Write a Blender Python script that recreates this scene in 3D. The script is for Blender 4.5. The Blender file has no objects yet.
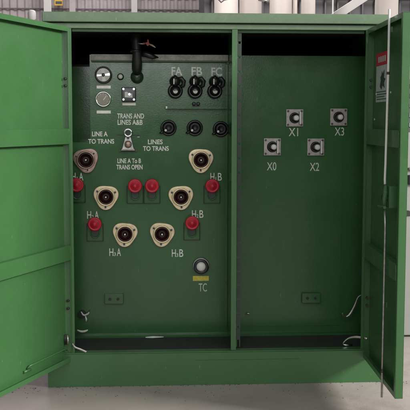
import bpy, bmesh, math, random
from mathutils import Vector, Matrix
random.seed(7)
S = bpy.context.scene
COL = S.collection
PI = math.pi

# ------------------------------------------------------------------ materials
def mat(name, col, rough=.5, metal=0, bump=0, bscale=60, var=0, vscale=4, var_col=None, coat=0, spec=.5,
        dirt=None, dirt_amt=0, dirt_scale=9, rvar=0, chips=None):
    m = bpy.data.materials.new(name); m.use_nodes = True
    nt = m.node_tree; N = nt.nodes; L = nt.links
    b = N['Principled BSDF']
    b.inputs['Base Color'].default_value = (*col, 1)
    b.inputs['Roughness'].default_value = rough
    b.inputs['Metallic'].default_value = metal
    b.inputs['Specular IOR Level'].default_value = spec
    b.inputs['Coat Weight'].default_value = coat
    b.inputs['Coat Roughness'].default_value = .12
    tc = N.new('ShaderNodeTexCoord')
    geo = N.new('ShaderNodeNewGeometry')
    src = geo.outputs['Position']
    cur = None
    if var:
        n = N.new('ShaderNodeTexNoise'); n.inputs['Scale'].default_value = vscale; n.inputs['Detail'].default_value = 5
        L.new(src, n.inputs['Vector'])
        mx = N.new('ShaderNodeMix'); mx.data_type = 'RGBA'
        vc = var_col or tuple(c*(1-var) for c in col)
        mx.inputs[6].default_value = (*col, 1); mx.inputs[7].default_value = (*vc, 1)
        r = N.new('ShaderNodeMapRange'); r.inputs[1].default_value = .35; r.inputs[2].default_value = .7
        L.new(n.outputs['Fac'], r.inputs[0]); L.new(r.outputs[0], mx.inputs[0])
        cur = mx.outputs[2]
    if dirt:
        n = N.new('ShaderNodeTexNoise'); n.inputs['Scale'].default_value = dirt_scale; n.inputs['Detail'].default_value = 9
        n.inputs['Roughness'].default_value = .7
        L.new(src, n.inputs['Vector'])
        r = N.new('ShaderNodeMapRange'); r.inputs[1].default_value = .5; r.inputs[2].default_value = .8
        r.inputs[4].default_value = dirt_amt
        L.new(n.outputs['Fac'], r.inputs[0])
        mx = N.new('ShaderNodeMix'); mx.data_type = 'RGBA'
        mx.inputs[6].default_value = (*col, 1); mx.inputs[7].default_value = (*dirt, 1)
        if cur: L.new(cur, mx.inputs[6])
        L.new(r.outputs[0], mx.inputs[0]); cur = mx.outputs[2]
    if chips:
        mp = N.new('ShaderNodeMapping'); mp.inputs['Scale'].default_value = (1, 1, .22); mp.inputs['Rotation'].default_value = (.2, .5, .3)
        L.new(src, mp.inputs[0])
        n = N.new('ShaderNodeTexNoise'); n.inputs['Scale'].default_value = 85; n.inputs['Detail'].default_value = 4
        L.new(mp.outputs[0], n.inputs['Vector'])
        r = N.new('ShaderNodeMapRange'); r.inputs[1].default_value = .71; r.inputs[2].default_value = .76; r.inputs[4].default_value = .55
        L.new(n.outputs['Fac'], r.inputs[0])
        mx = N.new('ShaderNodeMix'); mx.data_type = 'RGBA'
        mx.inputs[6].default_value = (*col, 1); mx.inputs[7].default_value = (*chips, 1)
        if cur: L.new(cur, mx.inputs[6])
        L.new(r.outputs[0], mx.inputs[0]); cur = mx.outputs[2]
    if cur: L.new(cur, b.inputs['Base Color'])
    if rvar:
        n = N.new('ShaderNodeTexNoise'); n.inputs['Scale'].default_value = 7; n.inputs['Detail'].default_value = 6
        L.new(src, n.inputs['Vector'])
        r = N.new('ShaderNodeMapRange'); r.inputs[1].default_value = .3; r.inputs[2].default_value = .7
        r.inputs[3].default_value = max(.05, rough-rvar); r.inputs[4].default_value = rough+rvar
        L.new(n.outputs['Fac'], r.inputs[0]); L.new(r.outputs[0], b.inputs['Roughness'])
    if bump:
        n = N.new('ShaderNodeTexNoise'); n.inputs['Scale'].default_value = bscale; n.inputs['Detail'].default_value = 3
        L.new(src, n.inputs['Vector'])
        bp = N.new('ShaderNodeBump'); bp.inputs['Strength'].default_value = bump; bp.inputs['Distance'].default_value = .002
        L.new(n.outputs['Fac'], bp.inputs['Height']); L.new(bp.outputs[0], b.inputs['Normal'])
    return m

GREEN = (.050, .146, .048)
M = {}
M['green'] = mat('green_enamel', GREEN, .34, bump=.16, bscale=170, var=.1, vscale=1.6, dirt=(.09, .17, .08), dirt_amt=.22, dirt_scale=22, rvar=.08, chips=(.2, .28, .18))
M['tank'] = mat('tank_enamel', (.035, .115, .037), .2, bump=.1, bscale=120, var=.12, vscale=2, spec=.42, dirt=(.08, .13, .08), dirt_amt=.3, dirt_scale=16, rvar=.05, chips=(.15, .22, .14))
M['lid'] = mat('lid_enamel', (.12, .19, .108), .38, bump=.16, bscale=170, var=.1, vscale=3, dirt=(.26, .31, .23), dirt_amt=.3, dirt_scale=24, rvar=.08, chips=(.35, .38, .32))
M['mottled'] = mat('mottled_flange', (.4, .41, .38), .7, bump=.5, bscale=260, var=.3, vscale=30, dirt=(.6, .6, .57), dirt_amt=.8, dirt_scale=70)  # light grey, mottled by fine noise
M['boss'] = mat('darkened_green', (.018, .035, .02), .3)  # tank green darkened: the shade on the boss is put into the colour
M['innerdark'] = mat('inner_dark', (.035, .04, .036), .8, var=.3)  # near-black grey that carries the shade inside the hood
M['cream'] = mat('cream_glaze', (.84, .70, .44), .26, .25, var=.15, vscale=30, dirt=(.3, .2, .1), dirt_amt=.5, dirt_scale=45)
M['bronze'] = mat('tinned_bronze', (.42, .3, .24), .32, .55, var=.3, vscale=40, dirt=(.2, .1, .06), dirt_amt=.5, dirt_scale=60)
M['maroon'] = mat('maroon_epoxy', (.028, .008, .007), .3)
M['black'] = mat('black_rubber', (.008, .009, .009), .42, bump=.15, bscale=200)
M['blackp'] = mat('black_plastic', (.012, .013, .013), .28)
M['chrome'] = mat('bright_metal', (.75, .75, .73), .2, 1, var=.2, vscale=60)
M['steel'] = mat('zinc_steel', (.5, .5, .47), .38, .85, var=.35, vscale=40, bump=.2, bscale=200)
M['greymetal'] = mat('tinned_plate', (.42, .39, .37), .4, .25, var=.3, vscale=60)
M['white'] = mat('white_enamel', (.72, .72, .68), .4)
M['letter'] = mat('stencil_paint', (.8, .82, .76), .6, var=.25, vscale=120)
M['letterdim'] = mat('grey_stencil_paint', (.62, .68, .6), .6, var=.3, vscale=120)  # slightly greyer than the main stencil paint
M['plate'] = mat('label_plate', (.78, .8, .72), .5, var=.2, vscale=80)
M['yellow'] = mat('yellow_plate', (.66, .56, .06), .45, var=.3, vscale=70)
M['red'] = mat('red_rubber', (.5, .012, .03), .42, var=.2, vscale=40, bump=.1)
M['redsign'] = mat('sign_red', (.62, .03, .06), .5)
M['signwhite'] = mat('sign_white', (.62, .66, .65), .5, var=.15, vscale=30)
M['signdark'] = mat('sign_dark', (.05, .06, .06), .5)
M['glass'] = mat('glass_glaze', (.03, .035, .035), .06, coat=1)
M['face'] = mat('pale_glare', (.5, .52, .46), .35)
M['olive'] = mat('olive_face', (.16, .15, .1), .3, coat=.6)
M['creampost'] = mat('cream_paint', (.56, .49, .45), .5, var=.12, vscale=1.5)
M['whitepost'] = mat('pale_paint', (.6, .57, .56), .5, var=.1, vscale=1.5)
M['wall'] = mat('pink_grey_sheet', (.45, .39, .405), .55, var=.15, vscale=1.2, dirt=(.2, .15, .15), dirt_amt=.4, dirt_scale=3)
M['girt'] = mat('dark_girt', (.16, .13, .14), .7)
M['darkgrey'] = mat('dark_machine_grey', (.085, .08, .085), .6, var=.3, vscale=2)
M['pink'] = mat('pink_tag', (.5, .1, .09), .6)
M['paper'] = mat('paper_tag', (.5, .42, .25), .7)
M['screw'] = mat('dark_screw', (.06, .06, .05), .4, .5)
M['tiewhite'] = mat('white_nylon', (.62, .66, .58), .3)
M['palecab'] = mat('pale_cabinet_paint', (.3, .29, .275), .5, var=.1, vscale=2)
M['signyellow'] = mat('sign_yellow', (.6, .36, .04), .5)

def floor_mat():
    m = mat('concrete', (.46, .395, .37), .42, var=.3, vscale=1.3, dirt=(.17, .14, .13), dirt_amt=.6, dirt_scale=3, bump=.35, bscale=160, rvar=.12, chips=(.22, .18, .165))
    return m
M['floor'] = floor_mat()
M['grit'] = mat('dark_grit', (.12, .1, .09), .8)

# ------------------------------------------------------------------ mesh builder
class MB:
    def __init__(s):
        s.bm = bmesh.new(); s.mats = []
    def mi(s, m):
        if m not in s.mats: s.mats.append(m)
        return s.mats.index(m)
    def _fin(s, faces, m, smooth=False):
        i = s.mi(m)
        for f in faces: f.material_index = i; f.smooth = smooth
    def box(s, x0, x1, y0, y1, z0, z1, m, bev=0):
        r = bmesh.ops.create_cube(s.bm, size=1)
        vs = r['verts']
        for v in vs:
            v.co = Vector(((x0+x1)/2+v.co.x*(x1-x0), (y0+y1)/2+v.co.y*(y1-y0), (z0+z1)/2+v.co.z*(z1-z0)))
        fs = list({f for v in vs for f in v.link_faces})
        if bev:
            es = list({e for v in vs for e in v.link_edges})
            r = bmesh.ops.bevel(s.bm, geom=es, offset=bev, segments=2, affect='EDGES', profile=.5)
            fs = list({f for f in r['faces']} | {f for f in fs if f.is_valid})
        s._fin(fs, m)
    def prism(s, pts, y0, y1, m, hole=None, smooth=False):
        """outline in x-z, extruded from y0 (front) to y1 (back)"""
        bm = s.bm; n = len(pts)
        a = [bm.verts.new((p[0], y0, p[1])) for p in pts]
        b = [bm.verts.new((p[0], y1, p[1])) for p in pts]
        fs = []
        for i in range(n):
            j = (i+1) % n; fs.append(bm.faces.new((a[i], b[i], b[j], a[j])))
        if hole:
            c = [bm.verts.new((p[0], y0, p[1])) for p in hole]
            d = [bm.verts.new((p[0], y1, p[1])) for p in hole]
            for i in range(n):
                j = (i+1) % n
                fs.append(bm.faces.new((a[i], a[j], c[j], c[i])))
                fs.append(bm.faces.new((c[i], c[j], d[j], d[i])))
                fs.append(bm.faces.new((b[j], b[i], d[i], d[j])))
        else:
            fs.append(bm.faces.new(a)); fs.append(bm.faces.new(b[::-1]))
        s._fin(fs, m)
    def lathe(s, cx, cz, prof, m, n=40, ax='y', cap=True):
        """prof: list of (r, t) along axis; mats: m or list per segment"""
        bm = s.bm; rings = []
        for r, t in prof:
            ring = []
            for k in range(n):
                a = 2*PI*k/n
                if ax == 'y': co = (cx+r*math.cos(a), t, cz+r*math.sin(a))
                else: co = (cx+r*math.cos(a), cz+r*math.sin(a), t)
                ring.append(bm.verts.new(co))
            rings.append(ring)
        for q in range(len(rings)-1):
            fs = []
            for k in range(n):
                j = (k+1) % n
                fs.append(bm.faces.new((rings[q][k], rings[q][j], rings[q+1][j], rings[q+1][k])))
            mm = m[q] if isinstance(m, list) else m
            s._fin(fs, mm, True)
        for ring, mm in ((rings[0], m[0] if isinstance(m, list) else m), (rings[-1], m[-1] if isinstance(m, list) else m)):
            if cap: s._fin([bm.faces.new(ring)], mm, False)
    def tube(s, pts, r, m, n=10, flat=1):
        bm = s.bm; rings = []
        P = [Vector(p) for p in pts]
        up = Vector((0, 1, 0))
        for i, p in enumerate(P):
            t = (P[min(i+1, len(P)-1)]-P[max(i-1, 0)]).normalized()
            u = up if abs(t.dot(up)) < .95 else Vector((1, 0, 0))
            e1 = t.cross(u).normalized(); e2 = t.cross(e1).normalized()
            rr = r[i] if isinstance(r, (list, tuple)) else r
            rings.append([bm.verts.new(p+e1*rr*math.cos(2*PI*k/n)+e2*rr*flat*math.sin(2*PI*k/n)) for k in range(n)])
        fs = []
        for q in range(len(rings)-1):
            for k in range(n):
                j = (k+1) % n
                fs.append(bm.faces.new((rings[q][k], rings[q][j], rings[q+1][j], rings[q+1][k])))
        s._fin(fs, m, True)
        s._fin([bm.faces.new(rings[0]), bm.faces.new(rings[-1])], m)
    def build(s, name, parent=None, label=None, bevel=0, **kw):
        bmesh.ops.recalc_face_normals(s.bm, faces=s.bm.faces[:])
        me = bpy.data.meshes.new(name); s.bm.to_mesh(me); s.bm.free()
        for m in s.mats: me.materials.append(M[m])
        o = bpy.data.objects.new(name, me); COL.objects.link(o)
        if parent: o.parent = parent
        if label: o['label'] = label
        for k, v in kw.items(): o[k] = v
        if bevel:
            b = o.modifiers.new('Bevel', 'BEVEL'); b.width = bevel; b.segments = 2; b.limit_method = 'ANGLE'; b.angle_limit = .7
            w = o.modifiers.new('WN', 'WEIGHTED_NORMAL'); w.keep_sharp = True
            for p in me.polygons: p.use_smooth = True
        return o

def empty(name, loc, label, cat, rz=0, group=None):
    o = bpy.data.objects.new(name, None); COL.objects.link(o)
    o.location = loc; o.rotation_euler = (0, 0, rz); o.empty_display_size = .1
    o['label'] = label; o['category'] = cat
    if group: o['group'] = group
    return o
def group_empty(name, parent, loc=(0, 0, 0), rz=0, label=None):
    o = bpy.data.objects.new(name, None); COL.objects.link(o); o.parent = parent
    o.location = loc; o.rotation_euler = (0, 0, rz); o.empty_display_size = .1
    if label: o['label'] = label
    return o

def text(body, cx, cz, w, h, y, m, parent, name='lettering', rot=None, label=None, bold=.0):
    c = bpy.data.curves.new('lettering', 'FONT'); c.body = body; c.size = 1; c.extrude = .002; c.offset = bold
    t = bpy.data.objects.new('tmp_text', c); COL.objects.link(t)
    dg = bpy.context.evaluated_depsgraph_get(); dg.update()
    me = bpy.data.meshes.new_from_object(t.evaluated_get(dg))
    bpy.data.objects.remove(t)
    xs = [v.co.x for v in me.vertices]; ys = [v.co.y for v in me.vertices]
    x0, x1, y0, y1 = min(xs), max(xs), min(ys), max(ys)
    for v in me.vertices:
        X = (v.co.x-(x0+x1)/2)/(x1-x0)*w; Z = (v.co.y-(y0+y1)/2)/(y1-y0)*h
        Y = -.0006 if v.co.z > .0005 else 0
        v.co = Vector((cx+X, y+Y, cz+Z))
    me.materials.clear(); me.materials.append(M[m])
    me.name = name
    o = bpy.data.objects.new(name, me); COL.objects.link(o); o.parent = parent
    if label: o['label'] = label
    return o

# ------------------------------------------------------------------ cabinet
W = 1.486; H = 1.65; TY = .35       # opening size, tank wall plane
cab = empty('transformer_cabinet', (0, 0, 0), 'dark green steel pad-mounted transformer cabinet with both front doors swung open', 'transformer')
XL, XR = -.138, 1.602

# outer casing (sides, back) and front frame
b = MB()
b.box(XL+.004, XL+.012, .012, 1.25, -.16, 1.668, 'green')
b.box(XR-.012, XR-.004, .012, 1.25, -.16, 1.668, 'green')
b.box(XL+.012, XR-.012, 1.242, 1.25, -.16, 1.668, 'green')
b.build('casing', cab)
b = MB()
b.box(XL, -.001, 0, .012, .0, H, 'green')
b.build('door_jamb', cab)
b = MB(); b.box(W+.001, XR, 0, .012, .0, H, 'green')
b.build('door_jamb', cab)
b = MB(); b.box(XL, XR, -.002, .03, H, 1.676, 'lid'); b.box(0, W, .031, .05, H-.014, H+.01, 'green'); b.build('header_rail', cab, bevel=.002)  # frame rail in the paler lid paint: its sheen is put into the colour
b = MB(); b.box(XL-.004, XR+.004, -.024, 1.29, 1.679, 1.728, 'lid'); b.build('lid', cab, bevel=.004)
# plinth with a folded top sill
b = MB(); b.box(XL, XR, -.02, 1.25, -.171, -.002, 'green'); b.box(XL+.004, XR-.004, -.012, .04, -.0018, .004, 'green')
b.box(.62, 1.16, -.0208, -.0202, -.041, -.0395, 'boss')
b.build('plinth', cab, bevel=.003)
# compartment side walls; hood inside and floor in dark grey
b = MB()
b.box(-.112, -.108, .013, TY, .0, H, 'tank'); b.build('side_wall', cab)
b = MB(); b.box(1.588, 1.592, .013, TY, .0, H, 'tank')
b.build('side_wall', cab)
b = MB(); b.box(-.11, 1.59, .06, 1.2, 1.668, 1.672, 'innerdark'); b.box(-.11, 1.59, 1.18, 1.19, 1.55, 1.668, 'innerdark'); b.build('hood_inside', cab)  # hood inside made dark grey, its unlit shade put into the colour
b = MB(); b.box(-.12, 1.592, .045, TY, -.0015, .0, 'innerdark')
b.box(-.1, 1.58, TY-.03, TY-.001, .0005, .012, 'tank')
b.build('compartment_floor', cab)

# tank wall
tank = MB()
tank.box(-.125, .067, TY, TY+.012, -.0, 1.075, 'tank')
tank.box(.0672, 1.605-.012, TY, TY+.012, -.0, 1.545, 'tank')
tank.box(-.125, .067, TY+.16, TY+.17, 1.0, 1.49, 'tank'); tank.box(.0675, .075, TY+.0125, TY+.17, 1.0, 1.545, 'tank')
tank.box(-.125, .067, TY+.0125, TY+.16, 1.06, 1.074, 'tank')
tank.box(.82, 1.45, TY-.003, TY-.0002, .05, 1.50, 'tank')
tank = tank.build('tank_wall', cab)
b = MB(); b.box(.075, .812, TY-.03, TY-.001, 1.513, 1.546, 'mottled')
b.box(.075, .812, TY-.036, TY-.0305, 1.506, 1.512, 'tank')
b.build('top_flange', tank, 'mottled grey bolted flange along the top of the left compartment', bevel=.002)
b = MB(); b.bm.free()

# centre divider
b = MB()
b.box(.803, .831, -.001, .012, .0045, H-.0005, 'green')
b.box(.815, .819, .0125, TY-.006, .0045, H-.002, 'tank')
b.box(.800, .8145, TY-.006, TY-.001, .05, 1.5, 'tank')
b.build('divider_panel', cab, bevel=.0015)
b = MB()
z = .05
while z < 1.6:
    b.box(.836, .856, .04, .043, z, z+.062, 'boss'); z += .0735
b.box(.836, .840, .0435, .047, .01, 1.64, 'tank'); b.box(.852, .856, .0435, .047, .01, 1.64, 'tank')
b.build('slotted_rail', cab)
b = MB()
for z in (.3, .65, 1.0, 1.33, 1.50):
    b = MB(); b.lathe(.807, z, [(.005, TY-.012), (.005, TY-.0062)], 'screw', 8); b.build('bolt', cab)

# -------- lettering on tank wall
YL = TY-.0008
def lab(t, x, z, w, h, m='letter', y=YL, bold=.0): return text(t, x, z, w, h, y, m, tank, bold=bold)
lab('FA', .536, 1.459, .058, .046, 'letter', bold=.022); lab('FB', .644, 1.459, .058, .046, 'letter', bold=.022); lab('FC', .752, 1.457, .058, .046, bold=.022)
lab('TRANS AND', .285, 1.217, .145, .028, bold=.022); lab('LINES A&B', .282, 1.183, .135, .028, bold=.022)
lab('LINE A', .118, 1.12, .084, .026, bold=.022); lab('TO TRANS', .125, 1.08, .14, .026, bold=.022)
lab('LINES', .418, 1.077, .08, .026, bold=.022); lab('TO TRANS', .421, 1.041, .14, .026, bold=.022)
lab('LINE A To B', .276, .974, .128, .026, bold=.022); lab('TRANS OPEN', .277, .940, .142, .026, bold=.022)
def hlab(n, ph, x, z):
    h = .042
    lab('H', x-.022, z, .022, h, bold=.005); lab(n, x-.003, z-.011, .0035 if n == '1' else .010, .02, bold=.005); lab(ph, x+.019, z, .022, h, bold=.005)
hlab('1', 'A', -.004, .889); hlab('2', 'A', .078, .679); hlab('3', 'A', .197, .473)
hlab('1', 'B', .752, .886); hlab('2', 'B', .651, .681); hlab('3', 'B', .540, .465)
YR = TY-.0038
for t, x, z in (('X1', 1.175, 1.131), ('X3', 1.430, 1.134), ('X0', 1.056, .943), ('X2', 1.294, .94)):
    lab(t, x, z, .052, .045, 'letterdim', YR, .004)
lab('TC', .678, .272, .046, .046, 'letterdim', bold=.004)

def circ(cx, cz, r, n=32): return [(cx+r*math.cos(2*PI*k/n), cz+r*math.sin(2*PI*k/n)) for k in range(n)]

# -------- high voltage bushings (rounded triangular flange, deep cup, pin)
def tri(cx, cz, R, n=60, lobe=.10):
    pts = []
    for k in range(n):
        a = 2*PI*k/n
        pts.append((cx+R*(1+lobe*math.cos(3*(a+PI/2)))*math.cos(a), cz+R*(1+lobe*math.cos(3*(a+PI/2)))*math.sin(a)))
    return pts
def bushing(x, z, m, label=None, tilt=0):
    root = group_empty('bushing', cab, (x, TY, z), 0, label); root.rotation_euler = (0, math.radians(tilt), 0)
    f = MB()
    f.prism(tri(0, 0, .0655, 60), -.022, -.0005, m, hole=circ(0, 0, .040, 60))
    f.lathe(0, 0, [(.050, -.023), (.050, -.032), (.046, -.035), (.041, -.035), (.0395, -.0300), (.0395, -.0225)], m, 48, cap=False)
    f.build('flange', root, bevel=.003)
    c = MB()
    c.lathe(0, 0, [(.0388, -.006), (.0388, -.037), (.036, -.040), (.033, -.038), (.031, -.020), (.026, -.010), (.015, -.007)], 'maroon', 40)
    c.build('well', root)
    p = MB(); p.lathe(0, 0, [(.010, -.0065), (.010, -.030), (.0075, -.032), (.0072, -.042), (.004, -.045)], ['maroon', 'maroon', 'chrome', 'chrome'], 20); p.build('pin', root)
    for a in (math.radians(30), math.radians(150), math.radians(270)):
        q = MB(); cx, cz = .0555*math.cos(a), .0555*math.sin(a)
        q.lathe(cx, cz, [(.0085, -.0222), (.0085, -.025)], 'steel', 16)
        q.lathe(cx, cz, [(.0055, -.0252), (.0055, -.031), (.003, -.0325)], 'screw', 6); q.build('bolt', root)
    return root
B = [(.043, .98, 'bronze', 'brownish metal bushing well beside the left jamb'), (.149, .779, 'cream', None), (.251, .575, 'cream', None),
     (.666, .979, 'cream', None), (.557, .777, 'cream', None), (.453, .574, 'cream', None)]
for (x, z, m, l), tl in zip(B, (-9, 3, 5, 2, -3, 6)): bushing(x, z, m, l, tl)

# -------- parking stands + red caps (caps lift off: top-level things)
def stand(x, z):
    """z: centre of the red cap; bracket hangs below"""
    root = group_empty('parking_stand', cab, (x, TY, z))
    p = MB(); w = .045; z0 = -.098; z1 = .0
    n = 40
    # frame with a U shaped slot
    p.box(-w, w, -.007, -.0008, z0, z1, 'tank')
    p.box(-w, -w+.003, -.018, -.0072, z0, z1, 'boss'); p.box(w-.003, w, -.018, -.0072, z0, z1, 'boss')
    p.box(-w+.0042, w-.0042, -.012, -.0072, z0, z0+.004, 'boss')
    p.build('bracket', root, bevel=.001)
    u = MB()
    pts = [(-.023, -.016, 0)]+[(.023*math.cos(a), -.016, -.055+.023*math.sin(a)) for a in [PI+PI*k/14 for k in range(15)]]+[(.023, -.016, 0)]
    u.tube(pts, .003, 'tank', 8); u.build('slot_rim', root)
    s2 = MB(); s2.prism([(-.019, 0)]+[(.019*math.cos(a), -.055+.019*math.sin(a)) for a in [PI+PI*k/14 for k in range(15)]]+[(.019, 0)], -.0082, -.0072, 'boss'); s2.build('slot', root)
caps = [(-.007, .846, 'red round cap on the parking stand half hidden by the left jamb'),
        (.088, .633, 'red round cap on the stand just below the H2A lettering'),
        (.307, .840, 'left red cap of the close central pair under TRANS OPEN'),
        (.399, .840, 'right red cap of the close central pair under TRANS OPEN'),
        (.727, .839, 'red round cap on the stand just below the H1B lettering'),
        (.617, .636, 'red round cap on the stand just below the H2B lettering')]
cap0 = None
for x, z, l in caps:
    stand(x, z)
    if cap0 is None:
        k = MB()
        k.lathe(0, 0, [(.018, -.0075), (.018, -.03), (.036, -.032), (.038, -.036), (.038, -.046), (.035, -.050), (.029, -.0512), (.0275, -.0495), (.025, -.0495), (.0235, -.0515), (.012, -.053), (.010, -.057), (.004, -.058)], 'red', 40)
        cap0 = k.build('dust_cap'); o = cap0
    else:
        o = cap0.copy(); COL.objects.link(o)
    o.location = (x, TY-.001, z); o['label'] = l; o['category'] = 'cap'; o['group'] = 'red dust caps on the parking stands'

# -------- gauges
def strip(x, z, w, h, m='plate', name='name_plate', label=None):
    p = MB(); p.box(x-w/2, x+w/2, TY-.0035, TY-.0005, z-h/2, z+h/2, m); return p.build(name, cab, label, bevel=.0006)
strip(.141, 1.372, .076, .016); strip(.14, 1.238, .076, .016); strip(.277, 1.281, .072, .014)
g = group_empty('pressure_gauge', cab, (.141, TY, 1.436), 0, 'round glass gauge with a cross shaped glare painted on its face')
p = MB(); p.lathe(0, 0, [(.046, -.0005), (.046, -.028), (.043, -.033), (.0385, -.033), (.037, -.027)], 'blackp', 40, cap=False); p.build('bezel', g)
p = MB(); p.lathe(0, 0, [(.036, -.0275), (.036, -.0282)], 'olive', 40)
for k, (w0, w1) in enumerate(((.003, .007), (.005, .011), (.002, .005), (.006, .010))):
    a = PI/2*k+.1
    c_, s_ = math.cos(a), math.sin(a)
    q = [(.004, -w0), (.033, -w1), (.035, 0), (.033, w1), (.004, w0)]
    p.prism([(u*c_-v*s_, u*s_+v*c_) for u, v in q], -.0292, -.0284, 'face' if k % 2 else 'chrome')  # pale wedges stand for the white glare on the glass
p.build('dial', g)
p = MB(); p.lathe(0, 0, [(.009, -.0293), (.009, -.033), (.004, -.035)], 'blackp', 20); p.build('hub', g)
g = group_empty('level_gauge', cab, (.139, TY, 1.307), 0, 'round oil level gauge with a silver rim and dark conical face')
p = MB(); p.lathe(0, 0, [(.042, -.0005), (.042, -.022), (.0415, -.027), (.037, -.029), (.034, -.025)], 'chrome', 40, cap=False); p.build('bezel', g)
p = MB(); p.lathe(0, 0, [(.0335, -.024), (.025, -.018), (.008, -.012), (.004, -.012)], 'olive', 40)
p.prism([(-.002, -.004), (.016, .019), (.019, .017), (.003, -.006)], -.0262, -.0252, 'face')
for k in range(9):
    a = math.radians(-30+30*k); c_, s_ = math.cos(a), math.sin(a)
    p.prism([(u*c_-v*s_, u*s_+v*c_) for u, v in ((.027, -.001), (.032, -.001), (.032, .001), (.027, .001))], -.0252, -.0245, 'face')
p.build('dial', g)
p = MB(); p.lathe(.232, 1.428, [(.018, TY-.0005), (.018, TY-.010), (.013, TY-.012), (.013, TY-.024), (.010, TY-.03), (.004, TY-.031)], ['blackp', 'blackp', 'face', 'face', 'face'], 28)
p.build('vent_plug', cab, 'small cream plug right of the upper round gauge')
g = group_empty('square_gauge', cab, (.276, TY, 1.333), 0, 'square dark gauge with four corner screws')
p = MB(); p.box(-.038, .038, -.03, -.0005, -.038, .038, 'blackp'); p.build('housing', g, bevel=.004)
p = MB(); p.box(-.027, .027, -.034, -.0305, -.027, .027, 'glass'); p.prism([(-.021, -.016), (.021, -.018), (.018, .006), (.004, .001), (-.008, .014), (-.021, .012)], -.036, -.0343, 'face')  # pale polygon draws the silver highlight on the glass
p.lathe(.004, .0, [(.008, -.0362), (.007, -.04)], 'chrome', 20); p.build('dial', g)
for sx in (-1, 1):
    for sz in (-1, 1):
        p = MB(); p.lathe(sx*.028, sz*.028, [(.006, -.0345), (.006, -.040)], 'chrome', 12); p.build('screw', g)

# -------- black hose hanging from hood
g = group_empty('relief_valve', cab, (.321, TY, 0), 0, 'black valve hose coming down from the hood over a round boss')
p = MB(); p.lathe(0, 1.427, [(.035, -.0005), (.035, -.02), (.030, -.036), (.018, -.046), (.006, -.049)], 'boss', 30); p.build('boss', g)
p = MB(); p.tube([(.0, -.05, 1.452), (.0, -.07, 1.466), (.001, -.085, 1.50), (.0, -.092, 1.55), (-.003, -.092, 1.60), (-.004, -.088, 1.64), (-.004, -.082, 1.667)], [.022, .027, .027, .023, .026, .030, .024], 'black', 20)
p.tube([(-.004, -.093, 1.553), (-.004, -.093, 1.565)], .0295, 'blackp', 20)
p.build('hose', g)
p = MB(); p.tube([(.0, -.11, 1.60), (.02, -.125, 1.595), (.045, -.12, 1.594)], .004, 'steel', 8)
p.tube([(.02, -.06, 1.545), (.05, -.075, 1.545), (.085, -.075, 1.53), (.115, -.07, 1.527)], [.013, .018, .014, .003], 'blackp', 8)
p.build('lever', g)
b = MB()
b.prism([(.366, 1.598), (.382, 1.606), (.392, 1.592), (.378, 1.582)], .222, .226, 'pink')
b.prism([(.376, 1.61), (.381, 1.618), (.386, 1.606), (.381, 1.602)], .2215, .2255, 'pink')
b.tube([(.388, .22, 1.592), (.405, .217, 1.585), (.42, .218, 1.574)], [.004, .005, .002], 'paper', 8)
b.tube([(.352, .225, 1.597), (.368, .224, 1.597)], .003, 'pink', 8)
b.build('tag', g.parent, 'small pink and tan tag hanging off the black valve').name = 'tag'

# -------- fuse holders FA FB FC
def fuse(x, z):
    g = group_empty('fuse_holder', cab, (x, TY, z))
    p = MB(); p.lathe(0, 0, [(.041, -.0005), (.041, -.02), (.037, -.034), (.030, -.036), (.024, -.030)], 'blackp', 36, cap=False); p.build('collar', g)
    p = MB()
    p.lathe(0, 0, [(.0235, -.03), (.0225, -.042), (.015, -.050), (.004, -.0515)], 'blackp', 28)
    p.build('barrel', g)
    p = MB(); n = 16
    pts = [(-.013, .003), (-.004, -.001), (.003, .002), (.012, .001)][::1]+[(.0125*math.cos(a), -.003+.012*math.sin(a)) for a in [-PI*k/n for k in range(1, n)]]
    p.prism(pts, -.0545, -.052, 'face'); p.build('bowl_glint', g, bevel=.001)  # pale heart shape stands for the white glint in the bowl
    p = MB(); p.lathe(-.002, .052, [(.030, -.0008), (.028, -.045), (.020, -.066), (.006, -.072)], 'black', 28)
    p.tube([(.012, -.05, .062), (.032, -.054, .066), (.045, -.052, .05), (.042, -.05, .03), (.026, -.048, .022)], [.010, .012, .012, .011, .008], 'black', 12)
    p.tube([(-.002, -.055, .060), (-.002, -.055, .083)], [.017, .006], 'black', 12)
    p.build('hook_cover', g)
    p = MB(); p.box(-.012, -.006, -.0735, -.0690, .034, .064, 'letter'); p.build('mark', g, bevel=.001)
for x in (.527, .634, .741): fuse(x, 1.352)
b = MB(); b.box(.484, .808, TY-.032, TY-.001, 1.254, 1.259, 'tank'); b.box(.484, .808, TY-.034, TY-.0305, 1.2592, 1.266, 'tank')
b.box(.474, .4838, TY-.034, TY-.002, 1.256, 1.270, 'steel'); b.build('drip_tray', cab, bevel=.001)
b = MB()
for x in (.628, .651):
    b.lathe(x, 1.284, [(.010, TY-.0005), (.010, TY-.016), (.006, TY-.018)], 'black', 14)
b.box(.62, .66, TY-.008, TY-.0006, 1.270, 1.279, 'black'); b.build('clip', cab)

# -------- isolating links
def isolator(x, z):
    g = group_empty('fuse_isolator', cab, (x, TY, z))
    p = MB(); p.lathe(0, 0, [(.044, -.0005), (.044, -.012), (.040, -.018), (.034, -.019), (.031, -.014)], 'blackp', 36, cap=False); p.build('collar', g)
    p = MB(); p.lathe(0, 0, [(.0305, -.013), (.029, -.03), (.024, -.036), (.017, -.034), (.010, -.025), (.004, -.024)], 'black', 32)
    p.tube([(-.026, -.018, -.016), (-.040, -.02, -.026), (-.048, -.018, -.026)], [.008, .007, .005], 'black', 10); p.build('knob', g)
    p = MB(); p.lathe(-.016, -.013, [(.0075, -.033), (.006, -.040), (.002, -.041)], 'white', 16); p.build('highlight_dot', g)  # white dot stands for the highlight on the black knob
for x, z in ((.49, 1.153), (.633, 1.153), (.775, 1.147)): isolator(x, z)

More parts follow.
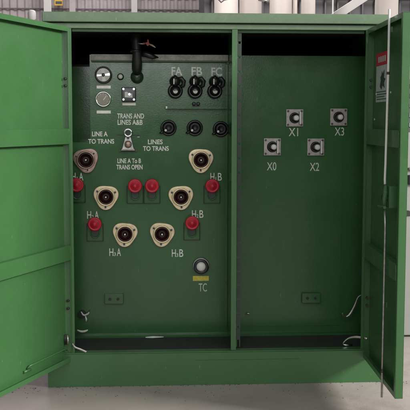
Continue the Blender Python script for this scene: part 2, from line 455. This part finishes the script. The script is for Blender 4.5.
# -------- switch handle
g = group_empty('switch_handle', cab, (.271, TY, 1.087), 0, 'bright metal switch handle with a hook eye')
p = MB(); p.prism([(-.038, -.052), (.036, -.052), (.030, -.045), (.0125, .022), (-.0135, .022), (-.032, -.045)], -.026, -.020, 'steel')
p.prism([(-.038, -.056), (.036, -.056), (.036, -.0522), (-.038, -.0522)], -.032, -.001, 'steel'); p.build('arm', g, bevel=.0015)
p = MB(); p.tube([(.019*math.cos(a), -.034, .040+.019*math.sin(a)) for a in [2*PI*k/24 for k in range(24)]]+[(.019, -.034, .040), (.018, -.034, .043)], .0065, 'chrome', 10)
p.build('hook_eye', g)
p = MB(); p.lathe(0, -.022, [(.020, -.0262), (.020, -.036), (.013, -.042), (.005, -.044)], 'bronze', 24); p.lathe(0, .012, [(.008, -.0262), (.008, -.033)], 'screw', 6); p.build('hub', g)
for xa, xb, za, zb, mm in ((-.060, -.022, .026, .029, 'black'), (.024, .062, .024, .027, 'black'), (-.045, .052, -.064, -.061, 'black'), (.05, .062, .015, .018, 'plate')):
    p = MB(); p.box(xa, xb, -.0035, -.0008, za, zb, mm); p.build('position_mark', g)
for sx in (-1, 1):
    p = MB(); p.lathe(sx*.044, -.058, [(.006, -.0038), (.006, -.009)], 'screw', 8); p.build('screw', g)

# -------- low voltage bushings X0..X3
def lv(x, z, blade=True):
    g = group_empty('spade_bushing', cab, (x, TY-.003, z))
    p = MB(); sq = [];
    n = 48
    for k in range(n):
        a = 2*PI*k/n; c_, s_ = math.cos(a), math.sin(a); m_ = max(abs(c_), abs(s_)); sq.append((.047*c_/m_, .047*s_/m_))
    p.prism(sq, -.012, -.0005, 'greymetal', hole=circ(0, 0, .029, n)); p.build('flange', g, bevel=.0015)
    p = MB(); p.lathe(0, 0, [(.0285, -.002), (.0285, -.016), (.024, -.018), (.019, -.016), (.016, -.004)], 'black', 32); p.build('collar', g)
    p = MB(); p.lathe(.004, 0, [(.015, -.004), (.015, -.045), (.012, -.05), (.004, -.051)], 'white', 24); p.build('stud', g)
    if blade:
        p = MB(); p.box(.021, .028, -.052, -.0125, -.034, .034, 'white'); p.build('spade', g, bevel=.001)
    for sx in (-1, 1):
        for sz in (-1, 1):
            p = MB(); p.lathe(sx*.037, sz*.037, [(.006, -.0122), (.006, -.018)], 'screw', 6); p.build('bolt', g)
lv(1.18, 1.208); lv(1.423, 1.213, False); lv(1.058, 1.05); lv(1.298, 1.049)

# -------- TC terminal + yellow plate
g = group_empty('control_terminal', cab, (.667, TY, .395), 0, 'round black terminal with a silver dome above the yellow plate')
p = MB(); p.lathe(0, 0, [(.046, -.0005), (.046, -.016), (.043, -.02)], 'steel', 40); p.build('washer', g)
p = MB(); p.lathe(0, -.002, [(.0415, -.0205), (.0415, -.034), (.037, -.04), (.026, -.034)], 'blackp', 40); p.build('collar', g)
p = MB(); p.lathe(-.001, 0, [(.026, -.036), (.0255, -.046), (.022, -.053), (.014, -.057), (.004, -.058)], 'white', 32); p.build('dome', g)
strip(.667, .323, .088, .028, 'yellow', 'name_plate', 'yellow plate above TC')

# -------- ground pads
def pad(x, z, y):
    g = group_empty('ground_pad', cab, (x, y, z))
    p = MB(); p.box(-.052, .052, -.025, -.0005, -.028, .028, 'tank'); p.build('block', g, bevel=.003)
    for sx in (-.022, .022):
        q = MB(); q.lathe(sx, 0, [(.0085, -.0252), (.0085, -.0262)], 'black', 18); q.build('hole', g)
pad(.188, .216, TY); pad(1.281, .21, TY-.003)

# ------------------------------------------------------------------ doors (local: x along door from hinge, -y = inner side seen in the photo when +y is the outside sheet)
def door(name, loc, rz, L, mirror, label):
    """local frame: X runs hinge -> free edge, Y=0 is the lip plane, sheet at Y = mirror*.035"""
    m = mirror; zt, zb = 1.6565, -.0372; D = .035
    root = group_empty(name, cab, loc, rz, label)
    def bx(mb, x0, x1, ya, yb, z0, z1, mt='green'):
        y0, y1 = sorted((ya*m, yb*m)); mb.box(x0, x1, y0, y1, z0, z1, mt)
    p = MB(); bx(p, 0, L, D-.002, D, zb, zt)
    bx(p, 0, L, .002, D-.0021, zt-.002, zt); bx(p, 0, L, .002, D-.0021, zb, zb+.002)
    bx(p, 0, .002, .002, D-.0021, zb+.0021, zt-.0021); bx(p, L-.002, L, .002, D-.0021, zb+.0021, zt-.0021)
    p.build('panel', root, bevel=.001)
    p = MB(); bx(p, 0, L, 0, .0019, zt-.024, zt); bx(p, 0, L, 0, .0019, zb, zb+.024)
    bx(p, 0, .012, 0, .0019, zb+.0241, zt-.0241); bx(p, L-.026, L, 0, .0019, zb+.0241, zt-.0241)
    p.build('return_lip', root, bevel=.0005)
    for z0, z1 in ((1.0745, 1.1515), (.486, .562)):
        p = MB(); bx(p, .010, L-.02, -.0015, -.0002, z0, z1); bx(p, .013, L-.027, 0, D-.0025, z0, z0+.002); bx(p, .013, L-.027, 0, D-.0025, z1-.002, z1)
        for xx in (.0135, L-.0265):
            pts = [(xx+random.uniform(-.0012, .0012), -.0012*m+random.uniform(-.0006, .0006), z0+.004+(z1-z0-.008)*k/12) for k in range(13)]
            p.tube(pts, [random.uniform(.0016, .0032) for _ in pts], 'green', 8)
        p.build('stiffener', root, bevel=.0006)
    for zz in ((1.40, 1.365), (.275, .235)):
        p = MB()
        for z in zz:
            y0 = (D-.012)*m
            r = p; r.tube([(.0025, .018*m, z), (.0025+.016, .018*m, z)], .007, 'screw', 8)
        p.build('hinge_bolt', root)
    return root
aL = .412; Ll = .87
# left door: direction hinge->free = (-sin a, -cos a); outside sheet towards (-cos a, sin a)
ang = math.atan2(-math.cos(aL), -math.sin(aL))
# local +Y = rotate(+X by 90deg) = (cos a, -sin a) -> outside is local -Y
dl = door('left_door', (-.012, 0, 0), ang, Ll, -1, 'left door swung wide open, its bright green inner face lit')
dl.name = 'door'
aR = -.037; Lr = .7376
ang = math.atan2(-math.cos(aR), math.sin(aR))
# local +Y = (cos a, sin a): outside
dr = door('right_door', (W+.01, 0, 0), ang, Lr, 1, 'right door opened square to the front, its inner face in shade')
dr.name = 'door'

# right door: locking rods, handle, sign
p = MB()
p.tube([(.555, -.022, .905), (.550, -.022, .93), (.548, -.020, 1.0), (.548, -.016, 1.4), (.548, -.016, 1.690)], .0054, 'white', 12)
p.tube([(.548, -.016, 1.40), (.548, -.016, 1.412)], .0072, 'screw', 12)
p.build('lock_rod', dr)
p = MB(); p.tube([(.552, -.020, .795), (.549, -.016, .70), (.548, -.016, .3), (.548, -.016, -.088)], .0054, 'steel', 12)
p.tube([(.548, -.016, .03), (.548, -.016, .042)], .0085, 'screw', 12)
p.build('lock_rod', dr)
p = MB()
p.box(.525, .60, -.012, .032, .80, .90, 'green')
p.tube([(.56, -.02, .90), (.575, -.024, .87), (.568, -.026, .84), (.556, -.022, .80)], [.008, .011, .011, .008], 'green', 12)
p.tube([(.558, -.036, .845), (.558, -.012, .845)], .014, 'screw', 14)
p.tube([(.47, -.03, .797), (.54, -.032, .80), (.60, -.03, .803)], .0075, 'green', 10)
p.build('latch', dr, bevel=.002)
for z in (1.60, .35):
    p = MB(); p.box(.535, .561, -.008, -.0022, z-.012, z+.012, 'green'); p.build('rod_guide', dr)
for sx, z in ((.08, 1.327), (.40, 1.325), (.05, 1.20)):
    p = MB(); p.tube([(sx, .0325, z), (sx, .029, z)], .005, 'letter', 8); p.build('rivet', dr)
# warning sign sticker on the inner sheet (faces local -Y)
sg = MB()
x0, x1, z0, z1, y = .072, .335, 1.285, 1.525, .0328
sg.box(x0, x1, y-.0016, y, z0, z1, 'signwhite')
yy = y-.0018
sg.box(x0, x1, yy-.0006, yy+.0001, z1-.062, z1, 'redsign')
yy -= .0009
for k in range(4):  # worn pale strokes in the header
    sg.box(x0+.05+k*.045, x0+.078+k*.045, yy-.0004, yy, z1-.046, z1-.018, 'signwhite')
sg.prism([(.165, 1.36), (.185, 1.39), (.175, 1.405), (.2, 1.415), (.205, 1.435), (.225, 1.42), (.262, 1.44), (.25, 1.40), (.285, 1.395), (.255, 1.375), (.27, 1.35), (.225, 1.365), (.2, 1.345)], yy-.0004, yy, 'signdark')
for k, (a, c) in enumerate(((.09, .3), (.1, .32), (.09, .27), (.1, .31))):
    sg.box(a, c, yy-.0004, yy, 1.333-k*.012, 1.3365-k*.012, 'signdark')
sg.build('warning_sign', dr, 'red topped pale warning sticker inside the right door')

# left door: stay rod and clip
p = MB(); p.tube([(.40, -.028, .019), (.385, -.02, .032), (.36, -.014, .034), (.06, -.014, .034), (.03, -.018, .022)], .0045, 'green', 8); p.build('stay_rod', dl)
p = MB(); p.tube([(.365, -.03, .008), (.43, -.03, .010)], .007, 'green', 8); p.build('stay_clip', dl)
p = MB(); p.tube([(.03, -.014, .10), (.032, -.01, .075), (.03, -.012, .05)], .006, 'steel', 8)
p.tube([(.022, -.03, .10), (.022, -.03, .05)], .009, 'screw', 8); p.build('latch_clip', dl)

# ------------------------------------------------------------------ loose ties and hooks hanging in the compartment (top-level)
def wire(name, pts, r, m, label, cat, group=None):
    p = MB(); P = [Vector(q) for q in pts]
    # Catmull-Rom
    out = []; rr = []
    for i in range(len(P)-1):
        a = P[max(i-1, 0)]; b_ = P[i]; c = P[i+1]; d = P[min(i+2, len(P)-1)]
        for k in range(6):
            t = k/6
            out.append(.5*((2*b_)+(-a+c)*t+(2*a-5*b_+4*c-d)*t*t+(-a+3*b_-3*c+d)*t**3))
            rr.append(r[i]+(r[i+1]-r[i])*t)
    out.append(P[-1]); rr.append(r[-1])
    p.tube(out, rr, m, 10, .5)
    o = p.build(name); o['label'] = label; o['category'] = cat
    if group: o['group'] = group
    return o
wire('hook_wire', [(.002, -.012, .030), (-.012, -.016, .055), (.0, -.014, .036), (.03, -.012, .022), (.058, -.012, .008)], [.004, .005, .005, .006, .007], 'steel',
     'pale metal door hook lying over the bottom left corner of the sill', 'hook')
wire('cable_tie', [(.008, .326, .148), (.022, .33, .128), (.043, .325, .135), (.052, .32, .146)], [.003, .005, .005, .003], 'tiewhite',
     'small white tie with splayed ends low beside the left jamb', 'cable tie')
bb = MB(); bb.tube([(.03, .335, .125), (.036, .33, .105), (.034, .33, .092)], [.004, .005, .003], 'tiewhite', 8, .5)
bb.lathe(.012, .13, [(.022, .338), (.022, .349)], 'black', 20); o = bb.build('cable_end'); o['label'] = 'dark round grommet with a white cable end low at the left jamb'; o['category'] = 'cable'
wire('cable_tie', [(-.012, .30, .052), (.008, .30, .044), (.03, .30, .045), (.046, .30, .052)], [.003, .006, .006, .003], 'tiewhite',
     'white crescent shaped tie scrap just above the left end of the sill', 'cable tie')
wire('hook_wire', [(1.56, .28, .235), (1.535, .28, .22), (1.515, .28, .17), (1.49, .28, .125), (1.468, .28, .112), (1.452, .275, .122), (1.446, .27, .135)], [.003, .004, .007, .008, .004, .007, .004], 'steel',
     'curved bare metal hook hanging near the lower right corner', 'hook')
wire('hook_wire', [(1.455, .06, .005), (1.43, .05, .008), (1.405, .05, .018), (1.43, .04, .048), (1.47, .02, .06), (1.52, -.01, .058)], [.009, .008, .004, .006, .008, .005], 'chrome',
     'bright looped metal hook at the right end of the sill', 'hook')
wire('glint_sliver', [(.915, .34, .118), (.928, .335, .125), (.94, .335, .122)], [.002, .004, .002], 'steel',  # small metal sliver stands for a glint on the wall
     'tiny bright sliver shaped as a glint low on the wall just right of the centre divider', 'glint')
wire('swarf_strip', [(.36, .30, .006), (.40, .29, .009), (.46, .30, .007)], [.003, .006, .002], 'tiewhite',
     'pale plastic strip lying on the left compartment floor', 'strip')

# ------------------------------------------------------------------ surroundings
b = MB(); b.box(-30, 40, -30, 40, -.25, -.1715, 'floor'); b.build('floor', kind='structure')
b = MB()
rg = random.Random(3)
for k in range(260):
    x = rg.uniform(-.5, 2.0); y = rg.choice((rg.uniform(-.032, -.024), -.03-abs(rg.gauss(0, .12)))); r_ = rg.uniform(.0008, .0026)
    b.box(x-r_, x+r_*rg.uniform(.6, 1.6), y-r_, y+r_*.7, -.1714, -.1714+r_*.8, 'grit')
o = b.build('floor_grit', kind='stuff')
CX, CY, CZ = .3825, -4.6229, 1.1904
def at(px, D): return CX+D*((px-205)/910+.0617)     # lateral place of a background item at depth D
# corrugated rear wall, real folds
b = MB(); bm = b.bm; n = 700; x0 = -12; st = .04; prev = None; fs = []
Yw = 15.4
for k in range(n):
    x = x0+k*st; y = Yw+(.0 if k % 4 in (0, 1) else .03)
    c = (bm.verts.new((x, y, -.17)), bm.verts.new((x, y, 8)))
    if prev: fs.append(bm.faces.new((prev[0], c[0], c[1], prev[1])))
    prev = c
b._fin(fs, 'wall'); o = b.build('factory_wall'); o['label'] = 'pinkish grey corrugated sheet wall at the far end of the hall'; o['category'] = 'wall'
s_ = o.modifiers.new('Solid', 'SOLIDIFY'); s_.thickness = .02; s_.offset = 1
for z, xa, xb, l in ((3.84, -8, 3.6, 'upper dark horizontal rail along the corrugated wall'), (3.585, -8, 9.5, 'lower dark rail on the corrugated wall, just above the lid')):
    b = MB(); b.box(xa, xb, Yw-.05, Yw-.01, z-.012, z+.012, 'girt'); o = b.build('wall_rail', bevel=.005); o['label'] = l; o['category'] = 'rail'; o['group'] = 'rails on the corrugated wall'
for pxa, pxb, m, l in ((49.5, 55, 'whitepost', 'thin pale post on the wall left of the yellow sign'), (74, 78, 'wall', 'slim dull post right of the yellow sign'),
                       (133.5, 137.5, 'whitepost', 'thin pale wall post standing alone above the left half of the lid')):
    D = 19.8; b = MB(); xa, xb = at(pxa, D), at(pxb, D)
    b.box(xa, xb, 14.9, 15.04, -.17, 7.5, m); b.box(xa-.02, xb+.02, 14.88, 14.895, -.17, 7.5, m)
    b.box(xa-.06, xb+.06, 14.84, 14.878, -.17, -.14, 'steel')
    o = b.build('wall_post', bevel=.004); o['label'] = l; o['category'] = 'post'; o['group'] = 'pale posts along the wall'
for pxa, pxb, D, l in ((214, 237.5, 13, 'leftmost of the fat cream pipes behind the cabinet'), (239, 261, 13.4, 'second fat cream pipe from the left'),
                       (269, 291, 13, 'cream pipe between the dark gap and the narrow one'), (292, 296.5, 13.6, 'very thin cream pipe hugging a fat one'),
                       (300.5, 314.5, 12.6, 'medium cream pipe next to the thin white pole'), (375, 398, 11, 'broad cream pipe at the right above the open door')):
    r = (pxb-pxa)/910*D/2; b = MB(); y = CY+D
    b.lathe(at((pxa+pxb)/2, D), y, [(r*1.25, -.17), (r*1.25, -.13), (r, -.129), (r, 2.2), (r*1.06, 2.21), (r*1.06, 2.26), (r, 2.27), (r, 6.5)], 'creampost', 40, 'z')
    o = b.build('standing_pipe'); o['label'] = l; o['category'] = 'pipe'; o['group'] = 'cream pipes behind the cabinet'
b = MB(); b.lathe(at(332, 10), CY+10, [(.009, -.17), (.009, 5)], 'white', 14, 'z'); b.lathe(at(332, 10), CY+10, [(.06, -.17), (.06, -.155)], 'white', 20, 'z')
o = b.build('thin_pole'); o['label'] = 'thin white pole between cream pipe and sloping beam'; o['category'] = 'pole'
# sloping beam
D = 12.0; y = CY+D
def zz(py, D): return CZ+D*(122-py)/910
b = MB(); xa, xb = at(327, D), at(372, D); z_a, z_b = zz(14, D), zz(-14, D)
dx, dz = (xb-xa), (z_b-z_a)
pts = [(xa-dx*3.2, z_a-dz*3.2), (xa+.22-dx*3.2, z_a-dz*3.2), (xb+.22+dx*2, z_b+dz*2), (xb+dx*2, z_b+dz*2)]
pts = [(xa-dx*7.05, -.17), (xa+.2-dx*7.05, -.17), (xb+.2+dx*2, z_b+dz*2), (xb+dx*2, z_b+dz*2)]
b.prism(pts, y-.05, y+.05, 'whitepost')
o = b.build('sloping_beam', bevel=.004); o['label'] = 'pale steel beam sloping up behind the lid at the right'; o['category'] = 'beam'
# dark machinery frame behind pipes
b = MB(); xa, xb = at(204, 16), at(440, 16)
b.box(xa, xb, 11.4, 13, -.17, 5.5, 'darkgrey')
k = xa+.12
while k < xb-.1:
    b.box(k, k+.03, 11.33, 11.398, .3, 5.3, 'darkgrey'); k += .22
for z in (3.46, 3.3, 2.2): b.box(xa-.01, xb+.01, 11.28, 11.328, z, z+.05, 'darkgrey')
o = b.build('ribbed_machine', bevel=.006); o['label'] = 'tall dark grey ribbed machine standing behind the cream pipes'; o['category'] = 'machine'
# small bracket between pipes
b = MB(); D = 12.9
b.tube([(at(256, D), CY+D-.2, zz(4, D)), (at(262, D), CY+D-.2, zz(5, D)), (at(267, D), CY+D-.2, zz(5, D))], .02, 'steel', 10)
b.tube([(at(263, D), CY+D-.2, zz(3, D)), (at(263, D), CY+D-.2, zz(8, D))], .018, 'screw', 10)
o = b.build('pipe_bracket'); o['label'] = 'small dark bracket in the gap between two cream pipes'; o['category'] = 'bracket'
b = MB(); D = 12.7
b.tube([(at(217, D), CY+D-.12, zz(3, D)), (at(220, D), CY+D-.14, zz(6.5, D)), (at(223, D), CY+D-.12, zz(4, D)), (at(227, D), CY+D-.1, zz(3, D))], .012, 'girt', 8)
o = b.build('loose_cable'); o['label'] = 'thin dark looped cable hanging in front of the leftmost cream pipe'; o['category'] = 'cable'
# yellow sign on wall
D = 19.7; b = MB(); xa, xb = at(57.5, D), at(65.5, D)
b.box(xa, xb, CY+D, CY+D+.03, zz(9.8, D), zz(2.0, D), 'signyellow'); b.box(xa+.025, xb-.015, CY+D-.005, CY+D-.0005, zz(8.4, D), zz(5.8, D), 'signdark')
b.box(xa+.05, xb-.06, CY+D+.031, Yw+.02, zz(6, D), zz(4, D), 'girt')
o = b.build('wall_sign', bevel=.004); o['label'] = 'small yellow sign with a black band high on the wall'; o['category'] = 'sign'
# white domed vent pipe
D = 10; b = MB(); x = at(35.5, D); r = .044; zt = zz(14.5, D)
b.lathe(x, CY+D, [(.07, -.17), (.07, -.15), (r*.7, -.149), (r*.7, zt-.1), (r, zt-.09), (r, zt-.03), (r*.85, zt-.01), (r*.5, zt), (.004, zt+.003)], 'whitepost', 28, 'z')
o = b.build('vent_pipe'); o['label'] = 'white pipe with a domed cap peeking over the left door'; o['category'] = 'pipe'
# pale cabinet behind right
g = empty('equipment_cabinet', (1.95, .95, -.1715), 'pale cream equipment cabinet standing behind at the right edge', 'cabinet')
b = MB(); b.box(0, 1.1, 0, .6, .012, 1.70, 'palecab'); b.build('body', g, bevel=.006)
b = MB(); b.box(.02, 1.08, .02, .58, 0, .0115, 'darkgrey'); b.build('base', g)
b = MB(); b.box(.04, .9, -.022, -.001, .97, 1.03, 'blackp'); b.box(.04, .9, -.02, -.001, 1.06, 1.075, 'darkgrey'); b.build('rail', g, bevel=.003)
b = MB(); b.tube([(.045, -.03, .79), (.045, 0, .79)], .018, 'screw', 16); b.build('knob', g)
b = MB(); b.box(.03, 1.07, -.008, -.001, 1.30, 1.62, 'darkgrey'); b.build('window', g)
for z in (1.34, 1.40, 1.46, 1.52, 1.58):
    b = MB(); b.box(.04, 1.06, -.016, -.0085, z-.012, z+.012, 'palecab'); b.build('louvre', g)

# ------------------------------------------------------------------ light
w = bpy.data.worlds.new('World'); S.world = w; w.use_nodes = True
nt = w.node_tree; bg = nt.nodes['Background']
tc = nt.nodes.new('ShaderNodeTexCoord'); sp = nt.nodes.new('ShaderNodeSeparateXYZ'); cr = nt.nodes.new('ShaderNodeValToRGB')
nt.links.new(tc.outputs['Generated'], sp.inputs[0])
mr = nt.nodes.new('ShaderNodeMapRange'); mr.inputs[1].default_value = -1; mr.inputs[2].default_value = 1
nt.links.new(sp.outputs['Z'], mr.inputs[0]); nt.links.new(mr.outputs[0], cr.inputs[0])
cr.color_ramp.elements[0].position = .5; cr.color_ramp.elements[0].color = (.07, .065, .065, 1)
cr.color_ramp.elements[1].position = .85; cr.color_ramp.elements[1].color = (.95, .97, 1.0, 1)
mr2 = nt.nodes.new('ShaderNodeMapRange'); mr2.inputs[1].default_value = -.8; mr2.inputs[2].default_value = .6; mr2.inputs[3].default_value = .3
nt.links.new(sp.outputs['X'], mr2.inputs[0])
vm = nt.nodes.new('ShaderNodeVectorMath'); vm.operation = 'SCALE'
nt.links.new(cr.outputs[0], vm.inputs[0]); nt.links.new(mr2.outputs[0], vm.inputs['Scale'])
nt.links.new(vm.outputs[0], bg.inputs[0]); bg.inputs[1].default_value = .64

def area(name, loc, tgt, sx, sy, power, col=(1, 1, 1)):
    l = bpy.data.lights.new(name, 'AREA'); l.shape = 'RECTANGLE'; l.size = sx; l.size_y = sy; l.energy = power; l.color = col
    o = bpy.data.objects.new(name, l); COL.objects.link(o); o.location = loc
    d = Vector(tgt)-Vector(loc); o.rotation_euler = d.to_track_quat('-Z', 'Y').to_euler()
    return o
# hall doorway light from the right front
area('doorway_light', (8.6, -3.3, 4.3), (.3, 0, .9), 2.6, 2.0, 1250, (1, .985, .95))
# high window band behind the camera
area('window_band', (.2, -13, 2.75), (.2, 0, 2.75), 3.0, 1.5, 115, (.97, .98, 1))
area('front_fill', (1, -10, 5.6), (.8, 0, .9), 12, 3.4, 360, (1, 1, .98))  # fill lamp added behind the camera to brighten the compartments
# roof lamps over the background
area('roof_lamp', (2, 8, 7.5), (2, 12, 2), 8, 3, 850, (1, .97, .95))

# ------------------------------------------------------------------ camera
cam = bpy.data.cameras.new('Camera'); co = bpy.data.objects.new('Camera', cam); COL.objects.link(co)
yaw, pit, rol, F = .0617, .0920, .0014, 1.0282*885
f = Vector((math.sin(yaw)*math.cos(pit), math.cos(yaw)*math.cos(pit), -math.sin(pit)))
r = Vector((math.cos(yaw), -math.sin(yaw), 0)); u = r.cross(f)
c_, s_ = math.cos(rol), math.sin(rol)
r2 = c_*r+s_*u; u2 = -s_*r+c_*u
mt = Matrix((r2, u2, -f)).transposed().to_4x4(); mt.translation = Vector((CX, CY, CZ))
co.matrix_world = mt
cam.sensor_width = 36; cam.lens = F/410*36; cam.clip_end = 200; cam.clip_start = .05
S.camera = co
S.view_settings.view_transform = 'Standard'; S.view_settings.look = 'None'; S.view_settings.gamma = 1
S.view_settings.exposure = 0
